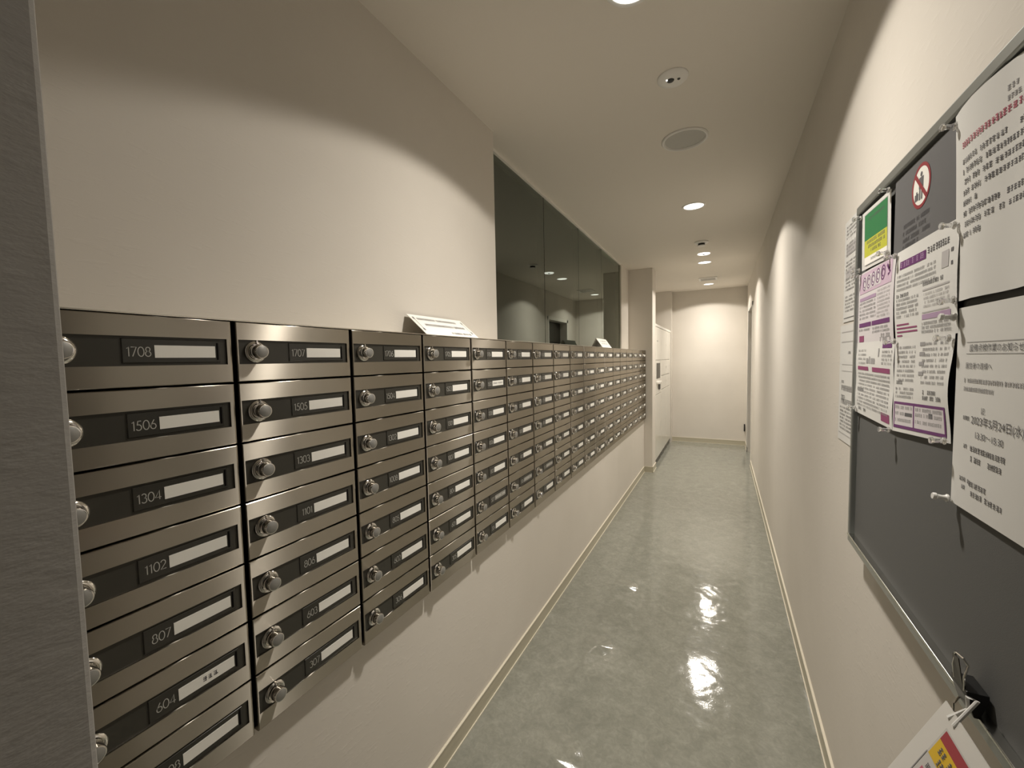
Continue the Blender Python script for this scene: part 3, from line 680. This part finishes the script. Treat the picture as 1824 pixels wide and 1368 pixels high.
mb = MB(); mb.rings([[(-.0095, -.012, .016), (-.0095, .012, .016), (-.0125, .010, .050), (-.0150, -.012, .056)], [(-.0105, -.012, .016), (-.0105, .012, .016), (-.0135, .010, .050), (-.0160, -.012, .056)]], close=True); mb.obj('handle_plate', 'screen', t)
loop([(-.004, -.012, -.012), (-.010, -.010, -.022), (-.014, 0, -.028), (-.010, .010, -.022), (-.004, .012, -.012)], .0013).obj('handle', 'chrome', t, smooth=True)
# plastic loop and leaflet pocket, leaning outward
PX, PZ = .276, .943
t = empty('leaflet_pocket', (PX, .615, PZ-.17), 'clear pocket with a red and yellow leaflet hanging from the clip below the board', 'leaflet holder')
yl_, yr_ = .742, .44
dv = Vector((-.42, 0, -.9075))
def PP(u, v, e_=0.):
    p_ = Vector((PX, yl_, PZ)) + Vector((0, -1, 0))*u + dv*v + Vector((-.9075, 0, .42))*e_
    return (p_.x-PX, p_.y-.615, p_.z-(PZ-.17))
def prect(name, m, *rs, e_=.001):
    mb = MB()
    for (a, c, a2, c2) in rs: mb.quadv(PP(a, c, e_), PP(a2, c, e_), PP(a2, c2, e_), PP(a, c2, e_))
    return mb.obj(name, m, t)
mb = MB(); W2, H2 = .30, .215
mb.v = [PP(a, c, e_) for e_ in (-.0015, .0) for a, c in ((0, 0), (W2, 0), (W2, H2), (0, H2))]; mb.f = [(0,1,2,3), (4,7,6,5), (0,4,5,1), (1,5,6,2), (2,6,7,3), (3,7,4,0)]; mb.m = [0]*6
mb.obj('pocket_sleeve', 'sleeve', t)
M['dull'] = mat('sleeve_paper_shaded', (.50, .48, .45), .5); prect('leaflet', 'dull', (.030, .020, W2, H2-.012)); prect('red_band', 'red', (.034, .022, W2, .036), e_=.0015); prect('yellow_band', 'amber', (.034, .036, W2, .062), e_=.0015)  # leaflet paper dulled, the viewer's shade put into its colour
prect('plum_band', 'rose', (.040, .080, W2, .088), e_=.0015); prect('edge_line', 'inkgrey', (.030, .062, .0315, H2-.012), e_=.0016)
mb = MB()
for v_, h_ in ((.044, .009), (.055, .009), (.072, .007), (.100, .007), (.113, .007), (.128, .007), (.143, .007), (.158, .007)):
    glyph_row(mb, .045, W2, v_, h_, lambda a, c: PP(a, c, .0022), .85)
mb.obj('printed_lines', 'ink', t)['kind'] = 'stuff'
mb = MB(); mb.tube([PP(.022, .010, .001), (.012, .102, .170+.012), (.010, .100, .170+.030), (.018, .096, .170+.030), PP(.036, .010, .001)], .0022, 8); mb.obj('hanging_loop', 'milky', t, smooth=True)

# ------------------------------------------------------------------ parcel lockers
LX = -.768; LZ1 = 1.842; Y0, Y1, Y2, Y3, Y4 = 5.505, 6.09, 6.67, 7.10, 7.258
t = empty('parcel_locker', (LX, Y0, FL), 'bank of white parcel lockers with a control panel beyond the pillar', 'locker')
def lb(name, a, c, m, parent=None, bevel=.003, label=None):
    q = Vector(t.location) + (Vector(parent.location) if parent else Vector((0,0,0)))
    mb = MB().box(a, c); mb.v = [(x-q.x, y_-q.y, z_-q.z) for x, y_, z_ in mb.v]
    o = mb.obj(name, m, parent or t, bevel=bevel)
    if label: o['label'] = label
    return o
lb('cabinet', (-1.20, Y0, FL+.06), (LX-.020, Y4, LZ1-.02), 'locker', bevel=0)
lb('top_cap', (-1.20, Y0, LZ1-.02), (LX+.004, Y4, LZ1+.012), 'trimwhite')
lb('kick_plate', (-1.20, Y0, FL), (LX-.012, Y4, FL+.06), 'kick', bevel=0)
def ldoor(y0_, y1_, z0_, z1_, name='locker_door', label=None):
    d = lb(name, (LX-.018, y0_+.003, z0_+.003), (LX, y1_-.003, z1_-.003), 'locker', label=label)
    if name == 'locker_door': lb('latch', (LX, y1_-.045, (z0_+z1_)/2-.02), (LX+.0015, y1_-.030, (z0_+z1_)/2+.02), 'rim', bevel=0)
    return d
ldoor(Y0, Y1, 1.385, LZ1-.02)
lb('small_label', (LX, Y0+.16, 1.63), (LX+.001, Y0+.26, 1.645), 'inkgrey', bevel=0)
ldoor(Y0, Y1, .93, 1.385, 'control_panel', 'white panel with screen and card reader')
lb('screen', (LX, 5.63, 1.14), (LX+.003, 5.95, 1.345), 'screen')
lb('reader_shelf', (LX, 5.63, 1.075), (LX+.03, 5.93, 1.10), 'trimwhite')
lb('card_reader', (LX, 5.82, .985), (LX+.012, 5.93, 1.055), 'black')
ldoor(Y0, Y1, .07, .93)
for a, c in ((Y1, Y2), (Y2, Y3)):
    for z0_, z1_ in ((1.385, LZ1-.02), (1.16, 1.385), (.965, 1.16), (.07, .965)): ldoor(a, c, z0_, z1_)
ldoor(Y3, Y4, .07, LZ1-.02, 'side_panel')
for yy in (5.62, 6.05, 6.40, 6.80, 7.15):
    mb = MB().lathe([(0, .012), (.010, .012), (.014, .007)], (LX-.012-t.location.x, yy-Y0, .03), 'x', 14); mb.obj('foot_bolt', 'chrome', t, smooth=True)
